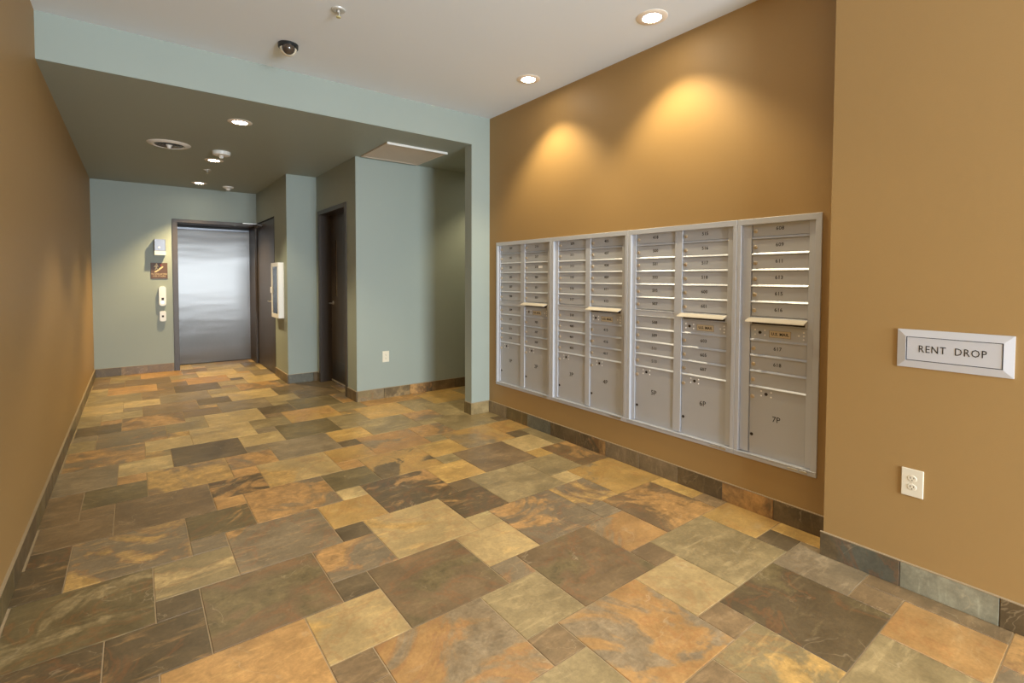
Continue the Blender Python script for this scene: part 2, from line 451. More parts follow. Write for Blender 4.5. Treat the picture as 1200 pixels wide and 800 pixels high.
n_t = 0
rest = []
for a in range(-40, 60):
    for b in range(-30, 30):
        for k, i, j, s in KINDS:
            x0 = TX + U * (i + a + 5 * b); y0 = TY + U * (j + 3 * a + b); x1 = x0 + U * s; y1 = y0 + U * s
            if x1 < XL + 0.02 or x0 > 1.55 or y1 < YF or y0 > YE + 0.02: continue
            inview = y1 >= 0 and x0 <= 1.2 and y0 <= 9.5 and any(seen(x0 + f * U * s, y0 + g * U * s) for f in (.05, .275, .5, .725, .95) for g in (.05, .275, .5, .725, .95))
            cx0, cx1, cy0, cy1 = max(x0, XL - 0.03), min(x1, XA + 0.03), max(y0, YF - 0.03), min(y1, YE + 0.03)
            if cx1 - cx0 < 0.01 or cy1 - cy0 < 0.01: continue
            if inview:
                look = LOOKS[n_t] if n_t < len(LOOKS) else 'k'
                n_t += 1
                key = (round(cx1 - cx0, 4), round(cy1 - cy0, 4))
                if key not in _shared:
                    _shared[key] = tile_mesh(*key); _shared[key].materials.append(M_GROUT)
                o = link('tile', _shared[key], floor, (cx0, cy0, random.uniform(-0.0006, 0.0003)))
                o.material_slots[0].link = 'OBJECT'; o.material_slots[0].material = slate(look)
            else:
                cx, cy = (x0 + x1) / 2, (y0 + y1) / 2
                hid = (cy < YB and cx > 0.3) or (cy > Y4 + 0.3 and cx > X3 + 0.3)
                if not hid: rest.append((cx0, cx1, cy0, cy1))
print('tiles in view', n_t, 'rest', len(rest))
bm = new_bm()
pal = ['b', 'd', 'k', 'go', 'c', 'g', 'yo', 'e']
mi = []
for (x0, x1, y0, y1) in rest:
    g = 0.0022
    n0 = len(bm.faces)
    box(bm, x0 + g, x1 - g, y0 + g, y1 - g, -0.010, 0.0)
    bm.faces.ensure_lookup_table()
    k = random.randrange(len(pal))
    for f in bm.faces[n0:]: f.material_index = k
me = mesh_of(bm, 'tile_field', None)
for c in pal: me.materials.append(slate(c))
o = link('tile_field', me, floor); o['kind'] = 'stuff'

# ------------------------------------------------------------------ slate baseboards
BH, BT = 0.117, 0.012
def baseboard(name, axis, plane, sgn, stops, looks):
    """axis 'y': runs along y on a wall at x=plane, standing proud towards sgn; stops in order"""
    lo, hi = min(stops), max(stops)
    a, b = sorted((plane, plane + sgn * (BT + 0.001)))
    bm = new_bm()
    if axis == 'y': box(bm, a, b, lo, hi, BH, BH + 0.0035)
    else: box(bm, lo, hi, a, b, BH, BH + 0.0035)
    o = struct(name, bm, M_TRIM, 'slate baseboard with a thin cream top edge')
    a, b = sorted((plane, plane + sgn * BT))
    g = 0.0016
    for (s0, s1), lk in zip(zip(stops, stops[1:]), looks):
        l0, l1 = min(s0, s1) + g, max(s0, s1) - g
        bm = new_bm()
        if axis == 'y': box(bm, a, b, l0, l1, 0.0, BH, 0.0012)
        else: box(bm, l0, l1, a, b, 0.0, BH, 0.0012)
        # own origin so that the stone pattern differs
        c = Vector(((a + b) / 2, l0, 0)) if axis == 'y' else Vector((l0, (a + b) / 2, 0))
        bmesh.ops.translate(bm, verts=bm.verts, vec=-c)
        link('tile', mesh_of(bm, 'baseboard_tile', slate(lk)), o, c)
    return o
baseboard('baseboard_right', 'y', 0, -1, [YB, 3.947, 3.615, 3.287, 2.968, 2.634, 2.305, 1.979, 1.655, 1.338, YR], ['g', 'eo', 's', 'd', 'do', 'g', 'g', 'd', 'bo', 'd'])
baseboard('baseboard_right_near', 'y', XR, -1, [YR + BT, 0.689, 0.359, 0.03, -0.30, -0.63, -0.96, -1.29, -1.62, -1.95, -2.28, -2.61, -3.2, -3.85, YF], ['sd', 'v', 'd', 'g', 'b', 'd', 'k', 's', 'b', 'd', 'g', 'b', 'd', 'g', 'b'])
st = [YK]
while st[-1] > YF + 0.33: st.append(st[-1] - 0.327)
st.append(YF)
baseboard('baseboard_left', 'y', XL, 1, st, [random.choice(['d', 'd', 'e', 'b', 'do', 'd', 'e']) for _ in st])
baseboard('baseboard_back', 'x', YK, -1, [XL + BT, -3.128, -2.815, EX0 - 0.069], ['d', 'b', 'b'])
baseboard('baseboard_outlet_wall', 'x', Y4, -1, [X3, -0.658, -0.333, -0.033, 0.299, 0.62, 0.95, 1.28, XA], ['kg', 'cd', 'do', 'b', 'd', 'g', 'b', 'd'])
baseboard('baseboard_wall_end', 'x', YB, -1, [XC - BT, -BT], ['k'])
baseboard('baseboard_wall_end_side', 'y', XC, -1, [YB, YB2], ['e'])
baseboard('baseboard_short_wall', 'x', Y2, -1, [X2, -1.042, X3], ['s', 'd'])
baseboard('baseboard_flush_door_wall', 'y', X2, -1, [Y2 - BT, 7.32, D2Y0 - 0.012], ['d', 'd'])
baseboard('baseboard_door_wall_near', 'y', X3, -1, [Y4 - BT, 5.77], ['d'])
baseboard('baseboard_door_wall_far', 'y', X3, -1, [6.884, Y2 - BT], ['d'])

# ------------------------------------------------------------------ mailboxes
def dp(y, x): return y * (2.957 + x) / 2.957           # same sight line on a plane behind the wall face
ZT, ZB = 1.7662, 0.3162
XD = 0.020                                              # door faces
def zz(z, x=XD): return 1.407 + (z - 1.407) * (2.957 + x) / 2.957
ROW_TOP = [1.741 - 0.0945 * i for i in range(7)]       # six doors, then the blank strip
ROW_MID = [1.134 - 0.0935 * i for i in range(5)]       # four doors
PARCEL = (0.760, 0.352)

def lock_mesh():
    bm = new_bm()
    lathe(bm, [(0, 0.010), (0.0055, 0.010), (0.0092, 0.0085), (0.0102, 0.003), (0.0125, 0.002), (0.0125, -0.001)], seg=16)
    return mesh_of(bm, 'lock', M_BRASS, True)
LOCK = lock_mesh()
def slot_mesh():
    bm = new_bm(); box(bm, -0.0011, 0.0011, -0.0042, 0.0042, 0.0098, 0.0104); return mesh_of(bm, 'keyway', M_KEY)
bm = new_bm()
lathe(bm, [(0, 0.003), (0.006, 0.003), (0.0095, 0.0018), (0.0095, -0.001)], seg=16)
LOCK_DARK = mesh_of(bm, 'arrow_lock', M_KEY, True)
def rivets(points):
    bm = new_bm()
    for x, y in points: lathe(bm, [(0, 0.003), (0.0032, 0.0028), (0.0052, 0.001), (0.0052, -0.0005)], Matrix.Translation((x, y, 0)), 8)
    return mesh_of(bm, 'rivets', M_STICK, True)
RIV4 = rivets([(-0.029, 0.014), (-0.029, -0.014), (0.029, 0.014), (0.029, -0.014)])
RIV_R = rivets([(0, 0), (0.026, 0.020), (0.026, 0), (0.026, -0.020)])

_doormesh = {}
def door_mesh(w, h, mat):
    k = (round(w, 3), round(h, 3))
    if k not in _doormesh:
        bm = new_bm(); box(bm, -w / 2, w / 2, -h / 2, h / 2, -0.012, 0, 0.0015)
        _doormesh[k] = mesh_of(bm, 'mailbox_door', mat)
    return _doormesh[k]

def on_wall(name, me, parent, y, z, x, base):
    """mesh in reading frame placed on the mail wall; base is the world location of the thing"""
    return link(name, me, parent, (x - base[0], y - base[1], z - base[2]), R_R)

def sub(name, me, parent, lx, ly, lz=0.0):
    o = link(name, me, parent, (lx, ly, lz))
    if name == 'rivets': o['kind'] = 'stuff'
    return o

def mailbox(label, yl, yr, cols, numbers, parcels, flap_col, mull_l, mull_r, sticker=None):
    """yl, yr: outer trim edges (yl is the far one); cols: [(y_far, y_near)]"""
    base = Vector((0, (yl + yr) / 2, ZB))
    t = thing('wall_mailbox', label, 'mailbox', base, 'aluminium wall mailboxes')
    XT = -0.010
    bm = new_bm()
    zt2, zb2 = 1.731, 0.351
    y_in_l, y_in_r = yl - mull_l, yr + mull_r
    box(bm, XT, 0.030, yr, yl, zt2, ZT, 0.0015); box(bm, XT, 0.030, yr, yl, ZB, zb2 - 0.012, 0.0015)
    box(bm, XT - 0.004, 0.030, yr, yl, zb2 - 0.010, zb2 - 0.004, 0.001)
    box(bm, XT, 0.030, y_in_l, yl, zb2 - 0.012, zt2, 0.0015); box(bm, XT, 0.030, yr, y_in_r, zb2 - 0.012, zt2, 0.0015)
    part('trim_frame', bm, M_ALU, t)
    # inner frame: stiles and rails, a little behind the trim
    bm = new_bm()
    XI = 0.011
    ys = [y_in_l] + [dp(v, XD) for c in cols for v in c] + [y_in_r]
    for i in range(0, len(ys), 2): box(bm, XI, 0.034, ys[i + 1] + 0.001, ys[i] - 0.001, zb2, zt2, 0.001)
    part('inner_frame', bm, M_ALU, t)
    bm = new_bm()
    for ci, (ya, yb) in enumerate(cols):
        ya, yb = dp(ya, XD), dp(yb, XD)
        zr = [zz(z) for z in ROW_TOP[1:6]] + [zz(z) for z in ROW_MID[1:4]]
        zr += [zz(PARCEL[0])]
        for z in zr: prism(bm, [(0.034, yb, z - 0.004), (0.0125, yb, z - 0.004), (0.0125, yb, z), (0.0205, yb, z + 0.010), (0.034, yb, z + 0.010)], (0, ya - yb, 0), 'y')
        # blank strip between the upper and the lower doors
        box(bm, 0.013, 0.034, yb, ya, zz(ROW_MID[0]), zz(ROW_TOP[6]), 0.001)
        box(bm, 0.011, 0.034, yb, ya, zz(ROW_TOP[6]) - 0.002, zz(ROW_TOP[6]) + 0.004, 0.001)
        box(bm, 0.011, 0.034, yb, ya, zz(ROW_MID[0]) - 0.003, zz(ROW_MID[0]) + 0.002, 0.001)
    part('rails', bm, M_ALU, t)
    bm = new_bm(); box(bm, 0.034, 0.10, max(yr + 0.012, MB_Y0 + 0.001), min(yl - 0.012, MB_Y1 - 0.001), MB_Z0 + 0.004, MB_Z1 - 0.004)
    part('cabinet_body', bm, M_ALU, t)
    for ci, (ya, yb) in enumerate(cols):
        ya, yb = dp(ya, XD), dp(yb, XD)
        w = ya - yb - 0.004; yc = (ya + yb) / 2
        nums = list(numbers[ci])
        rows = [(ROW_TOP[i], ROW_TOP[i + 1]) for i in range(6)]
        low = [(ROW_MID[i], ROW_MID[i + 1]) for i in range(4)]
        if ci == flap_col: low = low[1:]
        for (z1, z0) in rows + low:
            z1, z0 = zz(z1) - 0.0050, zz(z0) + 0.0105
            d = on_wall('mailbox_door', door_mesh(w, 0.0785, M_ALUD), t, yc, (z0 + z1) / 2, XD, base)
            lk = sub('lock', LOCK, d, -w / 2 + 0.018, -0.006)
            num = nums.pop(0) if nums else ''
            if num: sub('door_number', text_mesh(num, 0.030, M_INK, 0.0003, 1.05, bold=0.0003), d, 0.0, 0.002, 0.0005)
            if num and sticker == num:
                bm = new_bm(); box(bm, -0.028, 0.028, -0.011, 0.011, 0, 0.0006)
                sub('sticker', mesh_of(bm, 'sticker', M_STICK), d, 0.055, 0.002)
        z1, z0 = zz(PARCEL[0]) - 0.005, zz(PARCEL[1]) + 0.003
        d = on_wall('parcel_door', door_mesh(w, z1 - z0, M_ALUD), t, yc, (z0 + z1) / 2, XD, base)
        h = z1 - z0
        sub('lock', LOCK, d, -w / 2 + 0.016, h / 2 - 0.056)
        sub('lock', LOCK_DARK, d, -w / 2 + 0.016, -h / 2 + 0.115)
        sub('arrow_lock', LOCK_DARK, d, -w / 2 + 0.098, h / 2 - 0.030)
        sub('rivets', RIV4, d, -w / 2 + 0.098, h / 2 - 0.030)
        sub('door_number', text_mesh(parcels[ci], 0.048, M_INK, 0.0003), d, 0.0, h / 2 - 0.172, 0.0005)
        if ci == flap_col:
            # outgoing mail panel
            z1, z0 = zz(ROW_MID[0]) - 0.005, zz(ROW_MID[1]) + 0.004
            d = on_wall('outgoing_mail_panel', door_mesh(w, z1 - z0, M_ALUD), t, yc, (z0 + z1) / 2, XD, base)
            sub('arrow_lock', LOCK_DARK, d, -w / 2 + 0.055, 0.002)
            sub('rivets', RIV4, d, -w / 2 + 0.055, 0.002)
            sub('rivets', RIV_R, d, w / 2 - 0.044, 0.0)
            bm = new_bm(); box(bm, -0.061, 0.061, -0.0205, 0.0205, 0, 0.0015, 0.0006)
            pl = sub('name_plate', mesh_of(bm, 'name_plate', M_PLATE), d, 0.012, -0.002)
            bm = new_bm()
            for q in ((-0.061, 0.061, 0.0195, 0.0205), (-0.061, 0.061, -0.0205, -0.0195), (-0.061, -0.060, -0.0205, 0.0205), (0.060, 0.061, -0.0205, 0.0205)):
                box(bm, q[0], q[1], q[2], q[3], 0.001, 0.0022)
            tm = text_mesh('U.S. MAIL', 0.0225, M_INK, 0.0003, 1.08, bold=0.0007)
            sub('plate_lettering', tm, d, 0.012, -0.002, 0.0018)
            sub('plate_border', mesh_of(bm, 'plate_border', M_INKG), d, 0.012, -0.002)
            # sloping flap over the mail slot
            bm = new_bm()
            zt = zz(ROW_TOP[6]) + 0.004
            a, b = yc - w / 2 - 0.004, yc + w / 2 + 0.010
            prism(bm, [(0.020, a, zt), (-0.036, a, zt - 0.020), (-0.038, a, zt - 0.026), (0.020, a, zt - 0.008)], (0, b - a, 0), 'y')
            part('mail_flap', bm, M_FLAPLIT, t)
            bm = new_bm(); box(bm, 0.0105, 0.0135, yc - w / 2 + 0.01, yc + w / 2 - 0.01, zz(ROW_MID[0]) + 0.004, zz(ROW_TOP[6]) - 0.010)
            part('mail_slot', bm, M_KEY, t)
    # catch on the bottom edge
    bm = new_bm(); box(bm, XT - 0.006, XT + 0.004, yr + 0.045, yr + 0.085, ZB + 0.010, ZB + 0.022, 0.001); box(bm, XT - 0.005, XT + 0.004, yr + 0.095, yr + 0.15, ZB + 0.012, ZB + 0.020, 0.001)
    part('bottom_catch', bm, M_NICKEL, t)
    return t

mailbox('two-column silver wall mailbox nearest the grey-green wall end, white sticker on one door', 4.132, 3.289, [(4.062, 3.730), (3.667, 3.338)],
        [['200', '201', '203', '205', '207', '208', '209', '211', '213', '215'], ['216', '217', '218', '300', '301', '303', '305', '307', '308']], ['1P', '2P'], 1, 0.022, 0.027, '218')
mailbox('two-column silver wall mailbox, second of four from the grey-green wall end', 3.287, 2.433, [(3.199, 2.870), (2.815, 2.486)],
        [['309', '311', '313', '315', '316', '317', '318', '400', '401', '403'], ['405', '407', '408', '409', '411', '413', '415', '416', '417']], ['3P', '4P'], 1, 0.026, 0.027)
mailbox('two-column silver wall mailbox with parcel doors 5P and 6P', 2.431, 1.587, [(2.356, 2.026), (1.966, 1.645)],
        [['418', '500', '501', '503', '505', '507', '508', '509', '511', '513'], ['515', '516', '517', '518', '600', '601', '603', '605', '607']], ['5P', '6P'], 1, 0.028, 0.025)
mailbox('narrow single-column silver wall mailbox with parcel door 7P at the near end', 1.585, 1.114, [(1.496, 1.177)],
        [['608', '609', '611', '613', '615', '616', '617', '618']], ['7P'], 0, 0.025, 0.032)

# ------------------------------------------------------------------ rent drop plate
t = thing('rent_drop_plate', 'brushed metal RENT DROP slot plate on the gold wall', 'mail slot', (XR, 0.533, 1.012))
y0, y1, z0, z1 = 0.343, 0.723, 1.012, 1.182
iy0, iy1, iz0, iz1 = 0.3745, 0.691, 1.0435, 1.1505
M_PLATEM = simple('brushed_plate', srgb(204, 206, 213), 0.4, metal=0.2, bump=0.1, bscale=500)
bm = new_bm()
o_ = [(y1, z1), (y0, z1), (y0, z0), (y1, z0)]; i_ = [(iy1, iz1), (iy0, iz1), (iy0, iz0), (iy1, iz0)]
for k in range(4):
    k2 = (k + 1) % 4
    vs = [bm.verts.new((XR - h, p[0], p[1])) for p, h in ((o_[k], 0.0), (o_[k2], 0.0), (o_[k2], 0.006), (o_[k], 0.006), (i_[k], 0.012), (i_[k2], 0.012), (i_[k], 0.0), (i_[k2], 0.0))]
    bm.faces.new((vs[0], vs[1], vs[2], vs[3])); bm.faces.new((vs[3], vs[2], vs[5], vs[4])); bm.faces.new((vs[4], vs[5], vs[7], vs[6]))
part('bevelled_frame', bm, M_PLATEM, t)
bm = new_bm(); box(bm, XR - 0.004, XR, iy0, iy1, iz0, iz1)
part('shadow_gap', bm, M_BLACK, t)
bm = new_bm(); box(bm, XR - 0.010, XR - 0.002, iy0 + 0.004, iy1 - 0.004, iz0 + 0.003, iz1 - 0.003, 0.0008)
fl = part('slot_flap', bm, M_PLATEM, t)
tm = text_mesh('RENT  DROP', 0.0405, M_INK, 0.0003, 1.12)
xs = [v.co.x for v in tm.vertices]; f = 0.221 / (max(xs) - min(xs))
mid = (max(xs) + min(xs)) / 2
ysv = [v.co.y for v in tm.vertices]; fy = 0.031 / (max(ysv) - min(ysv)); my = (max(ysv) + min(ysv)) / 2
for v in tm.vertices: v.co.x = (v.co.x - mid) * f; v.co.y = (v.co.y - my) * fy
bmt = new_bm(); bmt.from_mesh(tm)
bmt.verts.ensure_lookup_table()
left_v = set(bmt.verts)
while left_v:                      # one object for each letter
    stack = [left_v.pop()]; isl = set(stack)
    while stack:
        for e in stack.pop().link_edges:
            for v in e.verts:
                if v not in isl: isl.add(v); stack.append(v)
    left_v -= isl
    idx = {v: k for k, v in enumerate(isl)}
    lm = bpy.data.meshes.new('letter')
    lm.from_pydata([v.co[:] for v in idx], [], [[idx[v] for v in f_.verts] for f_ in bmt.faces if f_.verts[0] in isl])
    lm.materials.append(M_INK)
    link('letter', lm, fl, (-0.0104, 0.5335 - 0.533, 1.099 - 1.012), R_R)
bmt.free()

# ------------------------------------------------------------------ outlets
def outlet(label, origin, rot, w, h):
    t = thing('wall_outlet', label, 'outlet', origin, 'power outlets')
    t.rotation_euler = rot
    bm = new_bm(); box(bm, -w / 2, w / 2, -h / 2, h / 2, 0, 0.006, 0.0025, 2); part('cover_plate', bm, M_IVORY, t, world=False)
    for s in (0.0195, -0.0195):
        bm = new_bm(); lathe(bm, [(0, 0.0075), (0.0155, 0.0075), (0.0168, 0.006), (0.0168, 0.004)], Matrix.Translation((0, s, 0)) @ Matrix.Diagonal((1, 0.86, 1, 1)), 20)
        rc = part('receptacle', bm, M_IVORY, t, True, world=False)
        bm = new_bm()
        for x, hh in ((-0.0062, 0.0085), (0.0062, 0.0065)): box(bm, x - 0.0012, x + 0.0012, s + 0.003 - hh / 2, s + 0.003 + hh / 2, 0.0072, 0.0078)
        lathe(bm, [(0, 0.0078), (0.0024, 0.0078), (0.0024, 0.0072)], Matrix.Translation((0, s - 0.0075, 0)), 10)
        part('sockets', bm, M_KEY, rc, world=False)['kind'] = 'stuff'
    bm = new_bm(); lathe(bm, [(0, 0.0072), (0.003, 0.0068), (0.003, 0.005)], seg=10); part('screw', bm, M_IVORY, t, True, world=False)
    return t
outlet('ivory duplex power outlet below the rent drop plate', (XR, 0.6545, 0.490), R_R, 0.080, 0.125)
outlet('small white power outlet low on the grey-green passage wall', (-0.634, Y4, 0.486), R_B, 0.080, 0.128)

# ------------------------------------------------------------------ elevator
t = thing('elevator_door', 'brushed stainless elevator door at the end of the passage', 'door', ((EX0 + EX1) / 2, YE, 0))
bm = new_bm(); box(bm, EX0, EX1, YE, YE + 0.035, 0.012, EZ - 0.06, 0.002); part('door_panel', bm, M_STEEL, t)
bm = new_bm(); box(bm, EX0, EX1, YE - 0.012, YE + 0.03, EZ - 0.058, EZ - 0.030); part('top_track', bm, M_GREYBOX, t)
bm = new_bm(); box(bm, EX0, EX1, YE - 0.004, YE + 0.03, EZ - 0.030, EZ); part('track_cover', bm, M_BLACK, t)
bm = new_bm(); box(bm, EX0, EX1, YE - 0.006, YE + 0.04, 0.0005, 0.011); part('sill', bm, M_KEY, t)
bm = new_bm(); box(bm, EX1 - 0.045, EX1, YE - 0.010, YE - 0.001, 0.012, EZ - 0.06, 0.001); part('edge_strip', bm, M_STEEL, t)
# frame
bm = new_bm()
fw_ = 0.066
box(bm, EX0 - fw_, EX0, YK - 0.016, YE + 0.04, 0, EZ + 0.0, 0.002)
box(bm, EX0 - fw_, X2 - 0.001, YK - 0.016, YE + 0.04, EZ, EZ + 0.048, 0.002)
box(bm, EX1 - 0.02, X2 - 0.001, YK - 0.016, YE + 0.04, 0, EZ, 0.002)
d1 = struct('door_1', bm, M_BRONZE, 'dark bronze elevator door frame')

# ------------------------------------------------------------------ flush side door
bm = new_bm()
box(bm, X2 - 0.004, X2 + T, D2Y0 - 0.012, D2Y0, 0, D2Z + 0.012); box(bm, X2 - 0.004, X2 + T, D2Y1, D2Y1 + 0.012, 0, D2Z + 0.012); box(bm, X2 - 0.004, X2 + T, D2Y0, D2Y1, D2Z, D2Z + 0.012)
d2 = struct('door_2', bm, M_BLACK, 'thin black frame of the flush door beside the elevator')
t = thing('passage_door', 'flush dark brown door beside the elevator, lever near the white cabinet', 'door', (X2, (D2Y0 + D2Y1) / 2, 0))
bm = new_bm(); box(bm, X2 + 0.002, X2 + 0.046, D2Y0 + 0.006, D2Y1 - 0.004, 0.008, D2Z - 0.006, 0.001); part('door_leaf', bm, M_WOOD, t)
def lever(t, x, y, z, dy):
    bm = new_bm()
    lathe(bm, [(0, 0.008), (0.024, 0.008), (0.027, 0.003), (0.027, 0)], Matrix.Translation((x, y, z)) @ F_R.to_4x4(), 20)
    h = part('lever_rose', bm, M_NICKEL, t, True)
    bm = new_bm()
    tube(bm, [(x, y, z), (x - 0.045, y, z), (x - 0.056, y + dy * 0.01, z), (x - 0.058, y + dy * 0.04, z), (x - 0.056, y + dy * 0.115, z)], 0.0085, 10)
    part('lever', bm, M_NICKEL, t, True)
lever(t, X2 + 0.002, D2Y0 + 0.075, 1.06, 1)
# door closer with its arm
bm = new_bm(); box(bm, X2 - 0.060, X2 + 0.002, 8.50, 8.80, 2.190, 2.235, 0.004); part('closer_body', bm, M_BRONZE, t)
bm = new_bm(); box(bm, -1.60, X2 - 0.010, 8.66, 8.70, 2.236, 2.246, 0.001); part('closer_arm', bm, M_NICKEL, t)

# ------------------------------------------------------------------ recessed door
bm = new_bm()
XJ = X3 + 0.2
for ya, yb in ((D3Y0 - 0.06, D3Y0), (D3Y1, D3Y1 + 0.06)):
    box(bm, X3 - 0.012, X3 + 0.03, ya, yb, 0, D3Z + 0.053, 0.002)
box(bm, X3 - 0.012, X3 + 0.03, D3Y0, D3Y1, D3Z, D3Z + 0.053, 0.002)
box(bm, X3 + 0.03, XJ, D3Y0 - 0.018, D3Y0, 0, D3Z + 0.018); box(bm, X3 + 0.03, XJ, D3Y1, D3Y1 + 0.018, 0, D3Z + 0.018); box(bm, X3 + 0.03, XJ, D3Y0, D3Y1, D3Z, D3Z + 0.018)
struct('door_3', bm, M_BRONZE, 'dark bronze frame of the recessed passage door')
t = thing('passage_door', 'recessed dark brown door with a narrow glass light and kick plate', 'door', (X3 + 0.17, (D3Y0 + D3Y1) / 2, 0))
LX = X3 + 0.145
bm = new_bm()
gy0, gy1, gz0, gz1 = 6.585, 6.655, 1.16, 1.90
for q in ((D3Y0 + 0.003, gy0, 0.012, D3Z - 0.004), (gy1, D3Y1 - 0.003, 0.012, D3Z - 0.004), (gy0, gy1, 0.012, gz0), (gy0, gy1, gz1, D3Z - 0.004)):
    box(bm, LX, LX + 0.045, *q)
part('door_leaf', bm, M_WOOD, t)
bm = new_bm(); box(bm, LX + 0.018, LX + 0.026, gy0, gy1, gz0, gz1); part('glass_light', bm, M_FROST, t)
bm = new_bm(); box(bm, LX - 0.003, LX, D3Y0 + 0.03, D3Y1 - 0.03, 0.04, 0.30, 0.0008); part('kick_plate', bm, M_KICK, t)
bm = new_bm(); box(bm, LX - 0.010, LX, D3Y0 + 0.01, D3Y1 - 0.01, 0.012, 0.030, 0.001); part('door_sweep', bm, M_SILL, t)
lever(t, LX, D3Y1 - 0.075, 1.065, -1)

# ------------------------------------------------------------------ fire extinguisher cabinet
t = thing('extinguisher_cabinet', 'white glass-fronted fire extinguisher cabinet by the flush door', 'cabinet', (X2, 7.357, 0.855))
cx = X2 - 0.072
bm = new_bm()
y0, y1, z0, z1 = 7.150, 7.564, 0.855, 1.605
box(bm, X2 - 0.004, X2, y0, y1, z0, z1); box(bm, cx + 0.012, X2 - 0.004, y0, y0 + 0.006, z0, z1); box(bm, cx + 0.012, X2 - 0.004, y1 - 0.006, y1, z0, z1)
box(bm, cx + 0.012, X2 - 0.004, y0 + 0.006, y1 - 0.006, z0, z0 + 0.006); box(bm, cx + 0.012, X2 - 0.004, y0 + 0.006, y1 - 0.006, z1 - 0.006, z1)
part('cabinet_body', bm, M_WHMET, t)
bm = new_bm()
b = 0.055
box(bm, cx, cx + 0.012, y0, y1, z1 - b, z1, 0.002); box(bm, cx, cx + 0.012, y0, y1, z0, z0 + b, 0.002); box(bm, cx, cx + 0.012, y0, y0 + b, z0 + b, z1 - b, 0.002); box(bm, cx, cx + 0.012, y1 - b, y1, z0 + b, z1 - b, 0.002)
dr = part('cabinet_door', bm, M_WHMET, t)
bm = new_bm(); box(bm, cx + 0.005, cx + 0.008, y0 + b, y1 - b, z0 + b, z1 - b); part('pane', bm, M_GLASS, dr)
bm = new_bm(); box(bm, cx - 0.016, cx, y1 - 0.035, y1 - 0.015, 1.19, 1.27, 0.003); part('pull_handle', bm, M_WHMET, dr)

# ------------------------------------------------------------------ things on the back wall
t = thing('wall_box', 'silver-grey box on the back wall above the brown sign', 'wall box', (-2.649, YK, 1.726))
bm = new_bm(); box(bm, -2.716, -2.582, YK - 0.10, YK, 1.786, 1.958, 0.004, 2); part('box_body', bm, M_GREYBOX, t)
bm = new_bm(); prism(bm, [(-2.716, YK, 1.726), (-2.716, YK, 1.785), (-2.716, YK - 0.10, 1.785), (-2.716, YK - 0.106, 1.726)], (0.134, 0, 0), 'x'); part('lower_cover', bm, M_GREYMETAL, t)
bm = new_bm(); lathe(bm, [(0, 0.004), (0.011, 0.004), (0.013, 0)], Matrix.Translation((-2.660, YK - 0.10, 1.835)) @ F_B.to_4x4(), 16); part('round_lock', bm, M_WHITE, t, True)

t = thing('wall_sign', 'brown plaque with cream stair pictogram on the back wall', 'sign', (-2.6615, YK, 1.380))
bm = new_bm(); box(bm, -2.763, -2.560, YK - 0.008, YK, 1.380, 1.614, 0.001); sg = part('sign_plate', bm, M_SIGN, t)
def flat(bm, pts, y): prism(bm, [(-2.6615 + a, y, 1.497 + b) for a, b in pts], (0, 0.0015, 0), 'y')
ys_ = YK - 0.0095
bm = new_bm()
st_ = [(-0.052, -0.022), (-0.052, -0.008)]
n = 5
for k in range(n):
    x = -0.052 + k * 0.020; z = -0.008 + k * 0.015
    st_ += [(x + 0.020, z), (x + 0.020, z + 0.015)] if k < n - 1 else [(x + 0.028, z)]
st_ += [(0.056, 0.040), (-0.035, -0.030)]
flat(bm, [(-0.055, -0.022), (-0.035, -0.022), (0.050, 0.052), (0.050, 0.066), (0.036, 0.066), (-0.055, -0.010)][::-1], ys_)
part('stair_pictogram', bm, M_SIGNT, sg)
bm = new_bm()
lathe(bm, [(0, 0.0015), (0.010, 0.0015), (0.010, 0)], Matrix.Translation((-2.6615 - 0.030, YK - 0.008, 1.497 + 0.098)) @ F_B.to_4x4(), 16)
flat(bm, [(-0.046, 0.082), (-0.018, 0.084), (-0.008, 0.060), (-0.016, 0.056), (-0.022, 0.066), (-0.024, 0.040), (-0.010, 0.018), (-0.018, 0.012), (-0.034, 0.034), (-0.044, 0.012), (-0.052, 0.016), (-0.042, 0.046), (-0.042, 0.064), (-0.056, 0.052), (-0.062, 0.058)][::-1], ys_)
part('figure_pictogram', bm, M_SIGNT, sg)
bm = new_bm(); flat(bm, [(0.012, 0.070), (0.006, 0.086), (0.014, 0.104), (0.020, 0.090), (0.028, 0.100), (0.032, 0.082), (0.026, 0.070)][::-1], ys_); part('flame_pictogram', bm, M_RED, sg)
for body, z, wd in (('IN CASE OF FIRE', -0.048, 0.186), ('USE STAIRS', -0.080, 0.15)):
    tm = text_mesh(body, 0.030, M_SIGNT, 0.0004)
    xs = [v.co.x for v in tm.vertices]; f = wd / (max(xs) - min(xs))
    for v in tm.vertices: v.co.x *= f
    link('lettering', tm, sg, (0, -0.0085, 1.497 + z - 1.380), R_B)['kind'] = 'stuff'

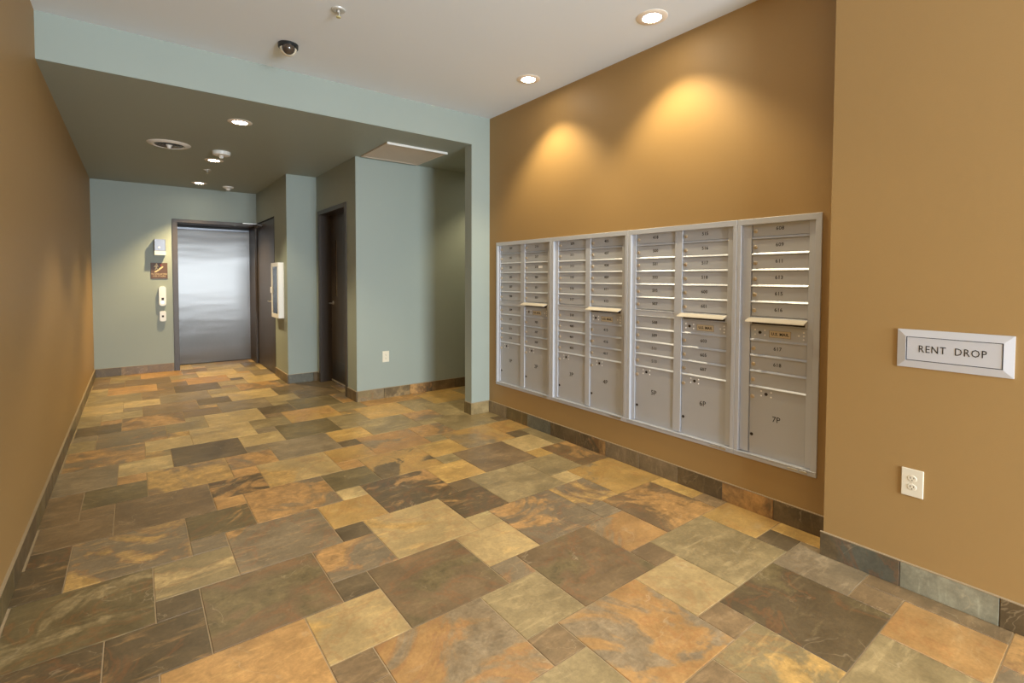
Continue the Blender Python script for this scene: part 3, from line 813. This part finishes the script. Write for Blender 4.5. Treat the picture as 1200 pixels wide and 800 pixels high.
def rounded(x0, x1, z0, z1, r, y, dpt, seg=5):
    pts = []
    for cx_, cz_, a0 in ((x1 - r, z1 - r, 0), (x0 + r, z1 - r, 90), (x0 + r, z0 + r, 180), (x1 - r, z0 + r, 270)):
        for k in range(seg + 1):
            a = math.radians(a0 + 90 * k / seg); pts.append((cx_ + r * math.cos(a), y, cz_ + r * math.sin(a)))
    bm = new_bm(); prism(bm, pts, (0, dpt, 0), 'y')
    bmesh.ops.bevel(bm, geom=[e for e in bm.edges if all(abs(v.co.y - y) < 1e-6 for v in e.verts)], offset=min(0.006, r * 0.4), segments=2, affect='EDGES')
    return bm
t = thing('call_station', 'tall white wall unit with a red-lit button under the sign', 'call button', (-2.6285, YK, 0.980))
part('housing', rounded(-2.671, -2.586, 0.980, 1.267, 0.03, YK - 0.045, 0.045), M_WHITE, t, True)
bm = new_bm(); box(bm, -2.642, -2.612, YK - 0.047, YK - 0.044, 1.065, 1.100, 0.001); part('sensor_window', bm, M_KEY, t)
bm = new_bm(); lathe(bm, [(0.010, 0.0), (0.010, 0.004), (0.018, 0.004), (0.018, 0.0)], Matrix.Translation((-2.630, YK - 0.045, 1.032)) @ F_B.to_4x4(), 20); part('button_ring', bm, M_LED, t, True)
bm = new_bm(); lathe(bm, [(0, 0.005), (0.009, 0.005), (0.0098, 0.0)], Matrix.Translation((-2.630, YK - 0.045, 1.032)) @ F_B.to_4x4(), 16); part('button', bm, M_WHITE, t, True)
t = thing('wall_sensor', 'small white wall unit with a dark square, lowest on the back wall', 'wall sensor', (-2.6285, YK, 0.752))
part('housing', rounded(-2.667, -2.590, 0.752, 0.901, 0.02, YK - 0.040, 0.040), M_WHITE, t, True)
bm = new_bm(); box(bm, -2.642, -2.616, YK - 0.042, YK - 0.039, 0.812, 0.840, 0.001); part('sensor_window', bm, M_KEY, t)

# ------------------------------------------------------------------ ceiling fixtures
def downlight(label, x, y, z, group, power, ang=100, blend=0.45, color=(1.0, 0.82, 0.50)):
    t = thing('recessed_downlight', label, 'ceiling light', (x, y, z), group)
    bm = new_bm()
    lathe(bm, [(0.056, 0.000), (0.058, 0.006), (0.084, 0.006), (0.096, 0.002), (0.096, 0.0)], R_DOWN, 40)
    part('trim_ring', bm, M_ROSE, t, True, world=False)
    bm = new_bm()
    lathe(bm, [(0, 0.0020), (0.055, 0.0020), (0.056, 0.0)], R_DOWN, 40)
    part('lamp_lens', bm, M_LENS, t, True, world=False)
    d = bpy.data.lights.new('lamp', 'SPOT'); d.energy = power; d.color = color
    d.spot_size = math.radians(ang); d.spot_blend = blend; d.shadow_soft_size = 0.03
    o = bpy.data.objects.new('lamp', d); COL.objects.link(o); o.parent = t; o.location = (0, 0, -0.02)
    return t
G1, G2 = 'downlights in the lobby ceiling', 'downlights in the passage ceiling'
downlight('round recessed downlight in the white ceiling nearest the rent drop wall', -0.335, 1.992, ZC, G1, 46, 106, 0.62)
downlight('round recessed downlight in the white ceiling nearest the grey-green header', -0.335, 3.222, ZC, G1, 46, 106, 0.62)
for yy, lb in ((1.15, 'added unseen downlight over the left of the lobby, first from the header'), (-0.95, 'second added unseen downlight from the header along the left of the lobby'), (-3.05, 'added unseen downlight over the left of the lobby, nearest the assumed glazed entrance')):  # lamps added out of view to brighten the floor and left wall
    downlight(lb, -2.35, yy, ZC, 'added unseen downlights along the lobby ceiling', 80, 94, 0.8, (1.0, 0.94, 0.86))
downlight('added unseen downlight in the side alcove behind the wall end', 0.85, 4.93, ZF, G2, 30, 115, 0.6)  # lamp added out of view to lift the dark end of the outlet wall
downlight('round recessed downlight at the front of the lower passage ceiling', -2.200, 4.905, ZF, G2, 55)
downlight('round recessed downlight just beyond the white smoke detector in the passage', -2.197, 6.680, ZF, G2, 55)
downlight('round recessed downlight closest to the elevator door', -2.190, 8.410, ZF, G2, 170, 104, 0.7, (1.0, 0.74, 0.36))

t = thing('ceiling_diffuser', 'round white air diffuser with a centre knob in the passage ceiling', 'air vent', (-2.650, 6.150, ZF))
bm = new_bm(); lathe(bm, [(0.126, 0.004), (0.140, 0.018), (0.175, 0.010), (0.188, 0.0)], R_DOWN, 48); part('outer_ring', bm, M_WHITE, t, True, world=False)
for r in (0.104, 0.078, 0.052):
    bm = new_bm(); lathe(bm, [(r - 0.012, 0.004), (r + 0.006, 0.016), (r + 0.012, 0.016), (r - 0.006, 0.003)], R_DOWN, 40, True); part('louvre_ring', bm, M_GREYBOX, t, True, world=False)
bm = new_bm(); lathe(bm, [(0, 0.0015), (0.145, 0.0015), (0.145, 0)], R_DOWN, 40); part('throat', bm, M_KEY, t, True, world=False)
bm = new_bm(); lathe(bm, [(0, 0.050), (0.010, 0.046), (0.018, 0.034), (0.022, 0.018), (0.03, 0.014), (0.03, 0.001)], R_DOWN, 24); part('centre_knob', bm, M_WHITE, t, True, world=False)

t = thing('smoke_detector', 'white round smoke detector between the passage downlights', 'smoke detector', (-2.185, 6.190, ZF))
bm = new_bm(); lathe(bm, [(0, 0.040), (0.070, 0.040), (0.084, 0.034), (0.088, 0.012), (0.088, 0)], R_DOWN, 36); part('housing', bm, M_WHITE, t, True, world=False)
bm = new_bm(); lathe(bm, [(0, 0.072), (0.012, 0.070), (0.020, 0.060), (0.022, 0.046), (0.026, 0.041)], R_DOWN, 24); part('sensor_cap', bm, M_WHITE, t, True, world=False)

t = thing('heat_detector', 'small white stepped detector close to the elevator wall', 'detector', (-1.815, 8.505, ZF))
bm = new_bm(); lathe(bm, [(0, 0.030), (0.050, 0.026), (0.070, 0.014), (0.074, 0.0)], R_DOWN, 30); part('housing', bm, M_WHITE, t, True, world=False)
bm = new_bm(); lathe(bm, [(0, 0.058), (0.018, 0.056), (0.030, 0.044), (0.034, 0.028)], R_DOWN, 24); part('sensor_cap', bm, M_WHITE, t, True, world=False)

def sprinkler(label, x, y, z):
    t = thing('fire_sprinkler', label, 'sprinkler', (x, y, z), 'ceiling fire sprinklers')
    bm = new_bm(); lathe(bm, [(0.012, 0.006), (0.030, 0.010), (0.040, 0.006), (0.042, 0.0)], R_DOWN, 28); part('escutcheon', bm, M_GREYMETAL, t, True, world=False)
    bm = new_bm(); tube(bm, [(0, 0, -0.002), (0, 0, -0.02)], 0.009, 12); tube(bm, [(0, -0.006, -0.018), (0, -0.012, -0.028), (0, -0.004, -0.044)], 0.0025, 8); tube(bm, [(0, 0.006, -0.018), (0, 0.012, -0.028), (0, 0.004, -0.044)], 0.0025, 8); part('head', bm, M_GREYMETAL, t, True, world=False)
    bm = new_bm(); tube(bm, [(0, 0, -0.02), (0, 0, -0.044)], 0.003, 8); part('bulb', bm, M_BULB, t, True, world=False)
    bm = new_bm(); lathe(bm, [(0, 0.050), (0.014, 0.048), (0.015, 0.044), (0, 0.044)], R_DOWN, 18); part('deflector', bm, M_BULB, t, True, world=False)
sprinkler('fire sprinkler head in the white lobby ceiling', -1.930, 3.112, ZC)
sprinkler('tiny fire sprinkler head in the passage ceiling', -2.200, 7.323, ZF)

t = thing('security_camera', 'black dome security camera on the white lobby ceiling', 'security camera', (-2.062, 3.790, ZC))
bm = new_bm(); lathe(bm, [(0.044, 0.030), (0.060, 0.030), (0.066, 0.024), (0.067, 0.0)], R_DOWN, 36); part('base_ring', bm, M_DOMEB, t, True, world=False)
bm = new_bm(); lathe(bm, [(0, 0.080), (0.014, 0.079), (0.028, 0.074), (0.042, 0.063), (0.052, 0.047), (0.056, 0.030), (0.050, 0.026)], R_DOWN, 36); part('cream_shell', bm, M_IVORY, t, True, world=False)
bm = new_bm(); bmesh.ops.create_uvsphere(bm, u_segments=32, v_segments=18, radius=0.044)
bmesh.ops.translate(bm, verts=bm.verts, vec=(-0.004, -0.024, -0.034)); part('smoked_dome', bm, M_SMOKED, t, True, world=False)

t = thing('ceiling_access_panel', 'square tan access panel with metal edge in the passage ceiling', 'access panel', (-0.593, 5.055, ZF))
hx, hy = 0.343, 0.355
bm = new_bm()
for q in ((-hx, hx, -hy, -hy + 0.03), (-hx, hx, hy - 0.03, hy), (-hx, -hx + 0.03, -hy + 0.03, hy - 0.03), (hx - 0.03, hx, -hy + 0.03, hy - 0.03)):
    box(bm, q[0], q[1], q[2], q[3], -0.014, 0, 0.001)
part('panel_frame', bm, M_ACCESS, t, world=False)
bm = new_bm(); box(bm, -hx + 0.03, hx - 0.03, -hy + 0.03, hy - 0.03, -0.010, 0); part('panel', bm, M_ACCESS, t, world=False)
bm = new_bm(); box(bm, -hx, hx, -hy - 0.003, -hy, -0.022, 0); part('metal_edge', bm, M_WHITE, t, world=False)
